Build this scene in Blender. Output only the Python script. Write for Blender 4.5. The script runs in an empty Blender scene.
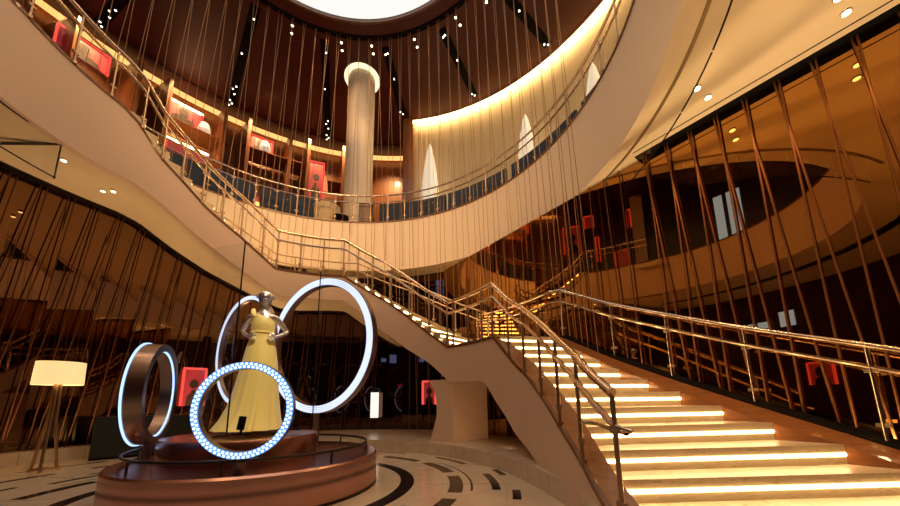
import bpy, math, random
from mathutils import Vector, Matrix
random.seed(7)
PI = math.pi
SC = bpy.context.scene
COL = SC.collection
CX, CY = -2.335, 4.28          # the axis of the round atrium


def pt(r, th, z):
    t = math.radians(th)
    return (CX + r * math.cos(t), CY + r * math.sin(t), z)


def interp(tab, x):
    if x <= tab[0][0]:
        return tab[0][1:] if len(tab[0]) > 2 else tab[0][1]
    for a, b in zip(tab, tab[1:]):
        if x <= b[0]:
            s = (x - a[0]) / (b[0] - a[0])
            v = [p + (q - p) * s for p, q in zip(a[1:], b[1:])]
            return v if len(v) > 1 else v[0]
    return tab[-1][1:] if len(tab[-1]) > 2 else tab[-1][1]


def frange(a, b, n):
    return [a + (b - a) * i / n for i in range(n + 1)]


# ------------------------------------------------------------------ materials
def mat(name, col, rough=.5, metal=0., spec=.5, emit=None, strength=0., coat=0., trans=0., alpha=1.):
    m = bpy.data.materials.new(name)
    m.use_nodes = True
    b = m.node_tree.nodes['Principled BSDF']
    b.inputs['Base Color'].default_value = (*col, 1)
    b.inputs['Roughness'].default_value = rough
    b.inputs['Metallic'].default_value = metal
    b.inputs['Specular IOR Level'].default_value = spec
    b.inputs['Coat Weight'].default_value = coat
    b.inputs['Transmission Weight'].default_value = trans
    b.inputs['Alpha'].default_value = alpha
    if emit:
        b.inputs['Emission Color'].default_value = (*emit, 1)
        b.inputs['Emission Strength'].default_value = strength
    return m


def glow(name, col, strength):
    m = bpy.data.materials.new(name)
    m.use_nodes = True
    nt = m.node_tree
    nt.nodes.clear()
    e = nt.nodes.new('ShaderNodeEmission')
    o = nt.nodes.new('ShaderNodeOutputMaterial')
    e.inputs[0].default_value = (*col, 1)
    e.inputs[1].default_value = strength
    nt.links.new(e.outputs[0], o.inputs[0])
    return m


class G:
    """small helper to write node maths"""
    def __init__(self, m):
        self.nt = m.node_tree
        self.b = self.nt.nodes.get('Principled BSDF')

    def node(self, t, **k):
        n = self.nt.nodes.new(t)
        for a, v in k.items():
            setattr(n, a, v)
        return n

    def put(self, s, v):
        if isinstance(v, (int, float)):
            s.default_value = v
        elif isinstance(v, tuple):
            s.default_value = (*v, 1) if len(v) == 3 and len(s.default_value) == 4 else v
        else:
            self.nt.links.new(v, s)

    def m(self, op, a, b=0., c=0.):
        n = self.node('ShaderNodeMath', operation=op)
        self.put(n.inputs[0], a)
        self.put(n.inputs[1], b)
        self.put(n.inputs[2], c)
        return n.outputs[0]

    def mix(self, f, a, b):
        n = self.node('ShaderNodeMix', data_type='RGBA')
        self.put(n.inputs[0], f)
        self.put(n.inputs[6], a)
        self.put(n.inputs[7], b)
        return n.outputs[2]

    def pos(self):
        n = self.node('ShaderNodeNewGeometry')
        s = self.node('ShaderNodeSeparateXYZ')
        self.nt.links.new(n.outputs['Position'], s.inputs[0])
        return n.outputs['Position'], s.outputs

    def polar(self):
        p, s = self.pos()
        x = self.m('SUBTRACT', s[0], CX)
        y = self.m('SUBTRACT', s[1], CY)
        r = self.m('SQRT', self.m('ADD', self.m('MULTIPLY', x, x), self.m('MULTIPLY', y, y)))
        return p, r, self.m('ARCTAN2', y, x), s[2]

    def band(self, v, a, b):
        return self.m('MULTIPLY', self.m('GREATER_THAN', v, a), self.m('LESS_THAN', v, b))

    def noise(self, vec, scale, detail=4, dist=0.):
        n = self.node('ShaderNodeTexNoise')
        n.inputs['Scale'].default_value = scale
        n.inputs['Detail'].default_value = detail
        n.inputs['Distortion'].default_value = dist
        if vec is not None:
            self.nt.links.new(vec, n.inputs['Vector'])
        return n.outputs['Fac']

    def mapping(self, vec, sc):
        n = self.node('ShaderNodeMapping')
        n.inputs['Scale'].default_value = sc
        self.nt.links.new(vec, n.inputs['Vector'])
        return n.outputs[0]

    def ramp(self, f, a, b, ca, cb):
        n = self.node('ShaderNodeValToRGB')
        n.color_ramp.elements[0].position = a
        n.color_ramp.elements[1].position = b
        n.color_ramp.elements[0].color = (*ca, 1)
        n.color_ramp.elements[1].color = (*cb, 1)
        self.nt.links.new(f, n.inputs[0])
        return n.outputs[0]

    def base(self, c):
        self.nt.links.new(c, self.b.inputs['Base Color'])


def wood(name, ca, cb, sc=(30, 30, 2), rough=.35, coat=.3):
    m = mat(name, ca, rough, coat=coat)
    g = G(m)
    p, s = g.pos()
    g.base(g.ramp(g.noise(g.mapping(p, sc), 1., 4, .6), .3, .7, ca, cb))
    return m


M = {}
M['paint'] = mat('cream_paint', (.74, .57, .45), .55)
M['fascia'] = mat('cream_fascia_paint', (.78, .66, .50), .5)
M['soffit'] = mat('cream_soffit_paint', (.80, .68, .48), .6)
M['trim_wood'] = wood('dark_walnut_trim', (.10, .035, .015), (.20, .08, .03))
M['skirt_wood'] = wood('golden_wood', (.24, .085, .024), (.36, .14, .04), (3, 3, 40))
M['curb_wood'] = wood('light_golden_wood', (.36, .16, .06), (.50, .24, .09), (3, 3, 40))
M['ceiling_wood'] = wood('dark_red_wood', (.060, .006, .005), (.088, .012, .008), (14, 14, 2), .5, 0.)
M['alcove_wood'] = wood('warm_wood_panel', (.24, .075, .022), (.40, .14, .04), (22, 22, 1.2), .35, .3)
M['red_wood'] = wood('deep_red_panel', (.030, .0025, .004), (.045, .005, .006), (4, 4, .6), .35, .1)
M['curtain'] = mat('cream_wall_panel', (.78, .62, .38), .7)
M['black'] = mat('matt_black', (.005, .004, .004), .7, spec=.1)
M['dark_metal'] = mat('dark_bronze_metal', (.06, .045, .04), .35, .9)
M['steel'] = mat('warm_polished_steel', (.62, .50, .38), .18, 1.)
M['bronze'] = mat('bronze_post_metal', (.44, .31, .21), .38, 1.)
M['trim_bronze'] = mat('slim_bronze_channel', (.38, .27, .15), .4, .6)
M['rail_gold'] = mat('satin_golden_rail', (.60, .44, .30), .26, 1.)
M['clamp'] = mat('satin_clamp_metal', (.40, .29, .19), .5, .8)
M['rod_shaded'] = mat('shaded_copper_rod', (.13, .05, .02), .4, .6)  # same copper rods, with their shade put into a darker colour
M['rod'] = mat('copper_rod', (.30, .12, .04), .4, .8)
M['string'] = mat('gold_string', (.38, .20, .085), .5, .3)
M['navy'] = mat('navy_velvet', (.030, .050, .085), .8)
M['cream_fabric'] = mat('cream_upholstery', (.70, .58, .38), .8)
M['silver'] = mat('chrome_silver', (.90, .88, .90), .28, 1.)
M['lampshade'] = mat('linen_lampshade', (.85, .74, .52), .8, emit=(1., .70, .30), strength=.85)
M['brass'] = mat('brushed_brass', (.50, .33, .16), .3, 1.)
M['planter'] = mat('dark_green_panel', (.018, .026, .024), .35)
M['white_cone'] = mat('white_cone_shade', (.85, .80, .70), .6, emit=(1., .86, .62), strength=.55)
M['led_warm'] = glow('warm_step_light', (1., .62, .27), 19.)
M['led_cove'] = glow('warm_cove_light', (1., .66, .29), 38.)
M['led_strip'] = glow('warm_strip_light', (1., .50, .15), 1.5)
M['led_spot'] = glow('spot_bulb', (1., .86, .62), 7.)
M['led_down'] = glow('downlight_bulb', (1., .80, .48), 6.)
M['led_blue'] = glow('cool_blue_light', (.22, .52, 1.), 4.0)
M['window_blue'] = glow('dusk_window_light', (.20, .36, 1.), 2.6)
M['led_reflection'] = glow('white_reflection_glow', (1., .86, .72), 1.3)
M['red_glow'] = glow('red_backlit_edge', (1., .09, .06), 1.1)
M['capital'] = glow('capital_light', (1., .80, .48), 1.5)

# steel with circular brushing for the podium
m = M['podium'] = mat('brushed_copper_steel', (.42, .25, .18), .27, 1.)
g = G(m)
p, r_, a_, z_ = g.polar()
g.base(g.ramp(g.noise(g.mapping(p, (2, 2, 300)), 1., 2), .3, .75, (.50, .27, .23), (.55, .32, .28)))
m.node_tree.nodes['Principled BSDF'].inputs['Anisotropic'].default_value = .6
m = M['ring_metal'] = mat('ring_housing_metal', (.30, .23, .21), .3, 1.)

# marble floor with concentric dark inlays
m = M['floor'] = mat('cream_marble_floor', (.7, .6, .48), .16)
g = G(m)
p, r_, a_, z_ = g.polar()
base = g.ramp(g.noise(p, 1.6, 6, 1.2), .35, .72, (.70, .58, .44), (.80, .70, .56))


def dashes(rr, w, n, ph, duty):
    f = g.m('FRACT', g.m('ADD', g.m('MULTIPLY', a_, n / (2 * PI)), ph))
    return g.m('MULTIPLY', g.band(r_, rr, rr + w), g.m('LESS_THAN', f, duty))


mask = g.band(r_, 1.70, 1.87)
for args in ((2.31, .16, 14, .36, .78), (2.80, .10, 11, .18, .52), (3.02, .09, 17, .6, .34), (2.56, .025, 5, .1, .55), (3.6, .13, 17, .2, .7), (4.3, .10, 13, .5, .5)):
    mask = g.m('MAXIMUM', mask, dashes(*args))
fr = g.m('FRACT', g.m('MULTIPLY', a_, 15 / (2 * PI)))
rad = g.m('MULTIPLY', g.m('LESS_THAN', g.m('MULTIPLY', fr, r_), .028), g.band(r_, 2.0, 5.4))
mask = g.m('MAXIMUM', mask, g.m('MULTIPLY', rad, .75))
joint = g.m('LESS_THAN', g.m('FRACT', g.m('MULTIPLY', r_, 1.35)), .012)
base = g.mix(g.m('MULTIPLY', joint, .35), base, (.40, .32, .24))
dark = g.ramp(g.noise(p, 9, 5), .3, .8, (.012, .009, .008), (.045, .032, .026))
g.base(g.mix(mask, base, dark))

# marble of the kerb and of the steps
m = M['kerb'] = mat('beige_marble', (.7, .6, .48), .25)
g = G(m)
p, r_, a_, z_ = g.polar()
base = g.ramp(g.noise(p, 5, 6, 1.), .3, .75, (.62, .50, .38), (.76, .66, .54))
j = g.m('LESS_THAN', g.m('FRACT', g.m('MULTIPLY', a_, 40 / (2 * PI))), .02)
g.base(g.mix(g.m('MULTIPLY', j, .5), base, (.30, .22, .16)))
m = M['step'] = mat('veined_cream_marble', (.75, .66, .50), .3)
g = G(m)
p, s = g.pos()
v = g.noise(g.mapping(p, (2.2, 2.2, 9)), 1.5, 8, 2.2)
n = g.ramp(v, .44, .52, (.80, .70, .52), (.74, .63, .46))
n2 = g.ramp(g.noise(g.mapping(p, (3, 3, 14)), 2.2, 8, 2.5), .60, .68, (1, 1, 1), (.72, .66, .58))
mx = g.node('ShaderNodeMix', data_type='RGBA', blend_type='MULTIPLY')
mx.inputs[0].default_value = 1.
g.put(mx.inputs[6], n)
g.put(mx.inputs[7], n2)
g.base(mx.outputs[2])

# tinted mirrors
M['mirror_right'] = mat('bronze_mirror', (.41, .21, .062), .012, 1.)
M['mirror_back'] = mat('black_mirror', (.10, .055, .04), .02, 1.)
M['mirror_left'] = mat('dark_bronze_mirror', (.22, .125, .068), .012, 1.)


def thin_glass(name, tint=(.9, .95, .95), refl=.08):
    m = bpy.data.materials.new(name)
    m.use_nodes = True
    nt = m.node_tree
    nt.nodes.clear()
    t = nt.nodes.new('ShaderNodeBsdfTransparent')
    t.inputs[0].default_value = (*tint, 1)
    gl = nt.nodes.new('ShaderNodeBsdfGlossy')
    gl.inputs['Roughness'].default_value = .02
    f = nt.nodes.new('ShaderNodeLayerWeight')
    f.inputs[0].default_value = .5
    pw = nt.nodes.new('ShaderNodeMath')
    pw.operation = 'POWER'
    pw.inputs[1].default_value = 4.
    mu = nt.nodes.new('ShaderNodeMath')
    mu.operation = 'MULTIPLY_ADD'
    mu.inputs[1].default_value = .12
    mu.inputs[2].default_value = refl
    mx = nt.nodes.new('ShaderNodeMixShader')
    o = nt.nodes.new('ShaderNodeOutputMaterial')
    L = nt.links.new
    L(f.outputs['Facing'], pw.inputs[0])
    L(pw.outputs[0], mu.inputs[0])
    L(mu.outputs[0], mx.inputs[0])
    L(t.outputs[0], mx.inputs[1])
    L(gl.outputs[0], mx.inputs[2])
    L(mx.outputs[0], o.inputs[0])
    return m


M['glass'] = thin_glass('clear_glass', (.975, .975, .96), .0)
M['glass_edge'] = thin_glass('display_glass', (.97, .975, .975), .02)
# gown
m = M['gown'] = mat('pale_yellow_silk', (.88, .70, .22), .5)
m.node_tree.nodes['Principled BSDF'].inputs['Sheen Weight'].default_value = .4
# LED face with dots
m = M['led_dots'] = glow('dotted_ring_light', (.7, .85, 1.), 3.2)
# thin-lined white light face
m = M['led_white'] = glow('white_ring_light', (.66, .74, 1.), 1.3)
# red poster with figure shape
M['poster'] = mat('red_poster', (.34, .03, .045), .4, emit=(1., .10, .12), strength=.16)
M['poster_warm'] = mat('amber_poster_patch', (.8, .4, .12), .4, emit=(1., .55, .18), strength=1.6)
M['figure'] = mat('dark_print', (.03, .012, .012), .6)
M['disc'] = glow('ceiling_disc_light', (1., .98, .92), 1.0)


# ------------------------------------------------------------------ mesh helper
ROOT_LOC = {}


class MB:
    def __init__(self):
        self.v, self.f = [], []

    def add(self, vs, fs):
        o = len(self.v)
        self.v += [tuple(p) for p in vs]
        self.f += [tuple(o + i for i in f) for f in fs]
        return self

    def quad(self, a, b, c, d):
        return self.add([a, b, c, d], [(0, 1, 2, 3)])

    def hexa(self, p):   # 8 points: bottom 4 ccw, top 4 ccw
        return self.add(p, [(3, 2, 1, 0), (4, 5, 6, 7), (0, 1, 5, 4), (1, 2, 6, 5), (2, 3, 7, 6), (3, 0, 4, 7)])

    def box(self, c, s, rz=0., ax=None):
        x, y, z = s[0] / 2, s[1] / 2, s[2] / 2
        cs, sn = math.cos(rz), math.sin(rz)
        P = []
        for dz in (-z, z):
            for dx, dy in ((-x, -y), (x, -y), (x, y), (-x, y)):
                P.append((c[0] + dx * cs - dy * sn, c[1] + dx * sn + dy * cs, c[2] + dz))
        return self.hexa(P)

    def tube(self, path, r, n=8, closed=False, caps=True):
        path = [Vector(p) for p in path]
        if not isinstance(r, (list, tuple)):
            r = [r] * len(path)
        rings = []
        up = None
        N = len(path)
        for i, p in enumerate(path):
            a = path[(i - 1) % N] if (closed or i > 0) else p
            b = path[(i + 1) % N] if (closed or i < N - 1) else p
            t = (b - a)
            t = t.normalized() if t.length > 1e-9 else Vector((0, 0, 1))
            if up is None:
                up = Vector((0, 0, 1)) if abs(t.z) < .9 else Vector((1, 0, 0))
            s = t.cross(up)
            if s.length < 1e-6:
                s = t.cross(Vector((0, 1, 0)))
            s.normalize()
            u = s.cross(t).normalized()
            up = u
            rings.append([p + (s * math.cos(2 * PI * k / n) + u * math.sin(2 * PI * k / n)) * r[i] for k in range(n)])
        o = len(self.v)
        for R in rings:
            self.v += [tuple(q) for q in R]
        cnt = N if closed else N - 1
        for i in range(cnt):
            j = (i + 1) % N
            for k in range(n):
                k2 = (k + 1) % n
                self.f.append((o + i * n + k, o + i * n + k2, o + j * n + k2, o + j * n + k))
        if caps and not closed:
            self.f.append(tuple(o + k for k in reversed(range(n))))
            self.f.append(tuple(o + (N - 1) * n + k for k in range(n)))
        return self

    def lathe(self, c, prof, n=32, closed_profile=False, cap=True):
        """prof: list of (r, z)"""
        o = len(self.v)
        for (r, z) in prof:
            for k in range(n):
                a = 2 * PI * k / n
                self.v.append((c[0] + r * math.cos(a), c[1] + r * math.sin(a), c[2] + z))
        K = len(prof)
        for i in range(K if closed_profile else K - 1):
            j = (i + 1) % K
            for k in range(n):
                k2 = (k + 1) % n
                self.f.append((o + i * n + k, o + i * n + k2, o + j * n + k2, o + j * n + k))
        if cap and not closed_profile:
            self.f.append(tuple(o + k for k in reversed(range(n))))
            self.f.append(tuple(o + (K - 1) * n + k for k in range(n)))
        return self

    def sweep(self, ths, prof):
        """closed profile (list of (r,z), or function of theta) swept about the atrium axis"""
        o = len(self.v)
        n = None
        for th in ths:
            P = prof(th) if callable(prof) else prof
            n = len(P)
            self.v += [pt(r, th, z) for r, z in P]
        for i in range(len(ths) - 1):
            for k in range(n):
                k2 = (k + 1) % n
                self.f.append((o + i * n + k, o + i * n + k2, o + (i + 1) * n + k2, o + (i + 1) * n + k))
        self.f.append(tuple(o + k for k in reversed(range(n))))
        self.f.append(tuple(o + (len(ths) - 1) * n + k for k in range(n)))
        return self

    def annulus(self, ths, r0, r1, z, t=.02):
        return self.sweep(ths, [(r0, z), (r1, z), (r1, z + t), (r0, z + t)])

    def prism(self, poly, z0, z1):
        n = len(poly)
        vs = [(x, y, z0) for x, y in poly] + [(x, y, z1) for x, y in poly]
        fs = [tuple(reversed(range(n))), tuple(range(n, 2 * n))]
        fs += [(i, (i + 1) % n, n + (i + 1) % n, n + i) for i in range(n)]
        return self.add(vs, fs)

    def build(self, name, material, parent=None, base=None, smooth=False):
        off = Vector((0, 0, 0))
        if parent is not None:
            q = parent
            while q.parent is not None:
                q = q.parent
            off = Vector(q.location)
        elif base is not None:
            off = Vector(base)
        me = bpy.data.meshes.new(name)
        me.from_pydata([tuple(Vector(p) - off) for p in self.v], [], self.f)
        me.materials.append(material)
        me.update()
        import bmesh
        bm = bmesh.new()
        bm.from_mesh(me)
        bmesh.ops.recalc_face_normals(bm, faces=bm.faces)
        bm.to_mesh(me)
        bm.free()
        if smooth:
            me.shade_smooth() if hasattr(me, 'shade_smooth') else None
            try:
                me.set_sharp_from_angle(angle=math.radians(40))
            except Exception:
                pass
        ob = bpy.data.objects.new(name, me)
        COL.objects.link(ob)
        if parent is not None:
            ob.parent = parent
        elif base is not None:
            ob.location = base
        return ob


def tag(o, label, cat, group=None):
    o['label'] = label
    o['category'] = cat
    if group:
        o['group'] = group
    return o


def thing(name, label, cat, loc, group=None):
    o = bpy.data.objects.new(name, None)
    o.location = loc
    o.empty_display_size = .1
    COL.objects.link(o)
    return tag(o, label, cat, group)


def struct(name, mb, m, smooth=False):
    o = mb.build(name, m, smooth=smooth)
    o['kind'] = 'structure'
    return o


def catmull(P, n=6):
    P = [Vector(p) for p in P]
    out = []
    for i in range(len(P) - 1):
        p0 = P[max(i - 1, 0)]
        p1, p2 = P[i], P[i + 1]
        p3 = P[min(i + 2, len(P) - 1)]
        for k in range(n):
            t = k / n
            out.append(.5 * ((2 * p1) + (p2 - p0) * t + (2 * p0 - 5 * p1 + 4 * p2 - p3) * t * t + (3 * p1 - p0 - 3 * p2 + p3) * t ** 3))
    out.append(P[-1])
    return out


# ------------------------------------------------------------------ levels
H0, H1, HC = 4.72, 6.22, 12.4     # balcony underside, balcony floor, upper ceiling
ZP = .22                          # raised marble platform

# ------------------------------------------------------------------ floor, platform, kerb
struct('floor', MB().lathe((CX, CY, 0), [(9.5, -.2), (9.5, 0.)], 96), M['floor'])
KR = [(-34, 4.0), (-25, 3.75), (-8, 3.38), (0, 3.26), (12, 3.14), (25, 3.02), (40, 2.97), (112, 2.95)]
struct('floor_platform', MB().sweep(frange(-34, 112, 73), lambda t: [(interp(KR, t), 0), (5.6, 0), (5.6, ZP), (interp(KR, t), ZP)]), M['kerb'])
struct('trim_1', MB().sweep(frange(112, 222, 55), [(5.22, 0), (5.6, 0), (5.6, ZP), (5.22, ZP)]), M['kerb'])

# ------------------------------------------------------------------ curb line of the curved stair (theta, radius, z)
CURB = [(-33.8, 4.13, -.02), (-30, 3.956, .15), (-26.3, 3.79, .316), (-22.1, 3.69, .48), (-17.5, 3.58, .64), (-12.9, 3.49, .81), (-8, 3.43, .98), (-3, 3.37, 1.15), (2, 3.345, 1.32), (7.4, 3.30, 1.48), (12.7, 3.28, 1.67), (16, 3.26, 1.84), (19.5, 3.22, 2.03),
        (44.5, 3.2, 2.06), (55.1, 3.2, 2.46), (64.2, 3.2, 2.86), (74.2, 3.2, 3.28), (83.5, 3.2, 3.60), (92.5, 3.2, 3.92), (119, 3.2, 3.98), (123.8, 3.2, 4.21), (131.7, 3.2, 4.54),
        (142.9, 3.2, 4.92), (150.1, 3.2, 5.24), (157.9, 3.22, 5.54), (164, 3.26, 5.95), (168, 3.3, 6.08), (192, 3.35, 6.20), (215, 3.6, 6.22), (240, 4.0, 6.22), (265, 4.3, 6.22), (292, 4.55, 6.22)]
# even out the measured points of the lower flight
_lo = [(t, *interp(CURB, t)) for t in frange(-33.8, 19.5, 41)]
for _ in range(3):
    _lo = [_lo[0]] + [tuple((a + 2 * b + c) / 4 for a, b, c in zip(_lo[i - 1], _lo[i], _lo[i + 1])) for i in range(1, len(_lo) - 1)] + [_lo[-1]]
CURB = _lo + [q for q in CURB if q[0] > 20]
BOT = [(-34, -.1), (-9, -.02), (-2, .20), (4, .36), (11, .54), (16.5, .82), (21, 1.06), (25, 1.26), (28, 1.33), (44, 1.35), (53, 1.74), (64, 2.1), (76, 2.58), (84, 2.98), (92, 3.32), (116, 3.34), (122, 3.5), (136, 3.98), (144, 4.24), (155, 4.62), (163, 4.80), (215, 4.86), (260, 4.84), (292, 4.72)]
OUT = [(40, 1.35), (53, 1.76), (76, 2.4), (83.5, 2.66), (92, 3.2), (98, 3.64), (104, 3.64), (112, 3.58), (117, 3.60), (136, 4.34), (144, 4.72), (150, 5.05), (154, 5.12), (190, 5.12), (205, 4.9), (292, 4.74)]
thetas = [a / 2 for a in range(-67, 586, 3)]

# inner stringer of the stair (one continuous cream face)
stair = thing('grand_staircase', 'sweeping cream staircase with glowing marble steps winding up around the atrium', 'staircase', (2.2, 2.6, 0))
mb = MB()
mb.sweep(thetas, lambda t: [(interp(CURB, t)[0], interp(BOT, t)), (interp(CURB, t)[0] + .12, interp(BOT, t)), (interp(CURB, t)[0] + .12, interp(CURB, t)[1] - .05), (interp(CURB, t)[0], interp(CURB, t)[1] - .05)])
mb.build('inner_stringer', M['paint'], stair, smooth=True)
MB().sweep(thetas, lambda t: [(interp(CURB, t)[0] - .012, interp(CURB, t)[1] - .05), (interp(CURB, t)[0] + (.03 if t < 19.4 else .16), interp(CURB, t)[1] - .05), (interp(CURB, t)[0] + (.03 if t < 19.4 else .16), interp(CURB, t)[1]), (interp(CURB, t)[0] - .012, interp(CURB, t)[1])]
           ).build('curb_trim', M['trim_wood'], stair, smooth=True)
# soffit of the upper flights, reaching the mirror wall on the left
th2 = [t for t in thetas if t >= 80]
MB().sweep(th2, lambda t: [(interp(CURB, t)[0] + .02, interp(BOT, t)), (5.45 + 1.7 * min(1, max(0, (t - 192) / 10)), interp(OUT, t)), (5.45 + 1.7 * min(1, max(0, (t - 192) / 10)), interp(OUT, t) + .06), (interp(CURB, t)[0] + .02, interp(BOT, t) + .08)]).build('soffit', M['soffit'], stair, smooth=True)
th3 = [t for t in thetas if 17 <= t <= 80.5]
MB().sweep(th3, lambda t: [(interp(CURB, t)[0] + .02, interp(BOT, t)), (4.62, interp(BOT, t) + .05), (4.62, interp(BOT, t) + .12), (interp(CURB, t)[0] + .02, interp(BOT, t) + .08)]).build('soffit', M['paint'], stair, smooth=True)
# outer stringer
def sof(t):
    b = interp(BOT, t)
    return b + (max(b, interp(OUT, t)) - b) * (.62 if t >= 80 else 0)


th4 = [t for t in thetas if 22 <= t <= 166]
MB().sweep(th4, lambda t: [(4.52, sof(t) + .04), (4.62, sof(t) + .04), (4.62, interp(CURB, t)[1]), (4.52, interp(CURB, t)[1])]).build('outer_stringer', M['paint'], stair, smooth=True)

# lower flight: nosing lines left-right
RIS, Z0 = .167, .065
LFT = [(1.21, 1.98), (1.20, 2.30), (1.18, 2.61), (1.18, 2.89), (1.20, 3.2), (1.19, 3.5), (1.17, 3.8), (1.13, 4.1), (1.12, 4.4), (1.02, 4.7), (.97, 5.0), (.87, 5.3), (.78, 5.56)]
RGT = [(4.12, 2.08), (3.91, 2.42), (3.69, 2.75), (3.475, 3.08), (3.23, 3.46), (3.02, 3.8), (2.79, 4.12), (2.59, 4.42), (2.40, 4.75), (2.24, 5.0), (2.09, 5.27), (1.94, 5.52), (1.80, 5.78)]


def step_part(a, b, a2, b2, z, zb, parent):
    """marble step with front edge a-b, back edge a2-b2"""
    s = MB()
    s.hexa([(*a, zb), (*b, zb), (*b2, zb), (*a2, zb), (*a, z), (*b, z), (*b2, z), (*a2, z)])
    o = s.build('step', M['step'], parent)
    # light strip let into the middle of the riser
    d = Vector((b[0] - a[0], b[1] - a[1], 0)).normalized()
    n = Vector((d.y, -d.x, 0))
    back = Vector((a2[0] - a[0], a2[1] - a[1], 0))
    if n.dot(back) > 0:
        n = -n
    s = MB()
    zz = z - .085
    A, B = Vector((*a, 0)) + d * .01, Vector((*b, 0)) - d * .01
    P = [A - n * .01, B - n * .01, B + n * .006, A + n * .006]
    s.hexa([(p.x, p.y, zz - .013) for p in P] + [(p.x, p.y, zz + .013) for p in P])
    s.build('light_strip', M['led_warm'], o)
    return o


for k in range(12):
    a, b = LFT[k], RGT[k]
    if k < 11:
        a2, b2 = LFT[k + 1], RGT[k + 1]
    else:
        a2, b2 = LFT[12], RGT[12]
    z = Z0 + RIS * k
    e = .02
    va, vb = Vector(a), Vector(b)
    a2 = Vector(a2) + (Vector(a2) - va).normalized() * e
    b2 = Vector(b2) + (Vector(b2) - vb).normalized() * e
    step_part(a, b, (a2.x, a2.y), (b2.x, b2.y), z, max(-.02, z - RIS - .03), stair)
# middle landing
ZL = Z0 + RIS * 12
ins = [pt(3.3, t, 0)[:2] for t in frange(23, 46, 6)]
outs = [pt(4.56, t, 0)[:2] for t in frange(46, 20, 8)]
MB().prism([LFT[12]] + ins + outs + [RGT[12]], ZL - RIS, ZL).build('landing', M['step'], stair)
mbl = MB()
d = (Vector(RGT[12]) - Vector(LFT[12])).normalized()
nn = Vector((d.y, -d.x))
A, B = Vector(LFT[12]), Vector(RGT[12])
P = [A + nn * -.01, B + nn * -.01, B + nn * .006, A + nn * .006]
mbl.hexa([(p.x, p.y, ZL - .096) for p in P] + [(p.x, p.y, ZL - .074) for p in P])
mbl.build('light_strip', M['led_warm'], stair)


def polar_flight(t0, t1, z0, z1, n):
    for k in range(n):
        ta, tb = t0 + (t1 - t0) * k / n, t0 + (t1 - t0) * (k + 1) / n + .4
        z = z0 + (z1 - z0) * (k + 1) / n
        a, b = pt(3.34, ta, 0)[:2], pt(4.5, ta, 0)[:2]
        a2, b2 = pt(3.34, tb, 0)[:2], pt(4.5, tb, 0)[:2]
        step_part(a, b, a2, b2, z, z - .21, stair)


polar_flight(46, 92.5, ZL, 3.93, 11)
MB().sweep(frange(92.5, 119.5, 14), [(3.34, 3.76), (4.54, 3.76), (4.54, 3.93), (3.34, 3.93)]).build('landing', M['step'], stair)
polar_flight(119, 165, 3.93, 6.1, 13)
MB().sweep(frange(165, 215, 25), [(3.38, 5.95), (5.2, 5.95), (5.2, 6.12), (3.38, 6.12)]).build('landing', M['step'], stair)
# wooden skirt on the outer side of the lower flight
OUTER = [(4.18, 1.8, .05), (4.02, 2.25, .24), (3.72, 2.98, .56), (3.35, 3.78, .90), (2.90, 4.44, 1.24), (2.51, 5.14, 1.60), (2.24, 5.55, 1.86), (1.99, 5.87, 2.08)]
oc = catmull(OUTER, 5)
rc = catmull([(x - .01, y, Z0 + RIS * k - .10) for k, (x, y) in enumerate(RGT)], 3)
oc2 = [oc[round(i * (len(oc) - 1) / (len(rc) - 1))] for i in range(len(rc))]
mb = MB()
for i in range(len(rc) - 1):
    a, b = rc[i], rc[i + 1]
    c, dd = oc2[i + 1], oc2[i]
    up = Vector((0, 0, .09))
    mb.hexa([a - up * 2, dd - up * 2, c - up * 2, b - up * 2, a + up, dd, c, b + up])
mb.build('wood_skirt', M['skirt_wood'], stair)
mb = MB()
for i in range(len(oc) - 1):
    a, b = oc[i], oc[i + 1]
    t = (b - a).normalized()
    n = Vector((t.y, -t.x, 0)).normalized()
    up = Vector((0, 0, .07))
    mb.hexa([a + n * .0 - up * 5, a + n * .09 - up * 5, b + n * .09 - up * 5, b - up * 5, a + up * .2, a + n * .09 + up, b + n * .09 + up, b + up * .2])
mb.build('base_channel', M['black'], stair)
# inner wooden curb beside the steps
mb = MB()
cl = []
for k in range(12):
    lx, ly = LFT[k]
    zk = Z0 + RIS * k
    # point of the curb line at the same depth
    best = min([t / 10 for t in range(-338, 200)], key=lambda t: abs(pt(interp(CURB, t)[0], t, 0)[1] - ly))
    ip = Vector(pt(interp(CURB, best)[0] + .02, best, interp(CURB, best)[1] - .004))
    cl.append((ip, Vector((lx + .04, ly - .02, zk + .015))))
A_ = catmull([q[0] for q in cl], 3)
B_ = catmull([q[1] for q in cl], 3)
for i in range(len(A_) - 1):
    up = Vector((0, 0, .25))
    mb.hexa([A_[i] - up, B_[i] - up, B_[i + 1] - up, A_[i + 1] - up, A_[i], B_[i], B_[i + 1], A_[i + 1]])
mb.build('inner_curb', M['curb_wood'], stair)
# pillar under the landing
pil = []
for z, l in ((.22, -.02), (.40, .04), (.70, .12), (1.0, .12), (1.2, .07), (1.40, -.04)):
    pil.append([(-.40 + l, 6.80 - l * .7, z), (.03, 6.50, z), (.76, 7.12, z), (.45, 7.5, z), (-.1 + l, 7.3, z)])
mb = MB()
for A in pil:
    mb.v += A
n = 5
for i in range(len(pil) - 1):
    for k in range(n):
        k2 = (k + 1) % n
        mb.f.append((i * n + k, i * n + k2, (i + 1) * n + k2, (i + 1) * n + k))
mb.f.append(tuple(reversed(range(n))))
mb.f.append(tuple(range((len(pil) - 1) * n, len(pil) * n)))
mb.build('support_pillar', M['paint'], stair)


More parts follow.
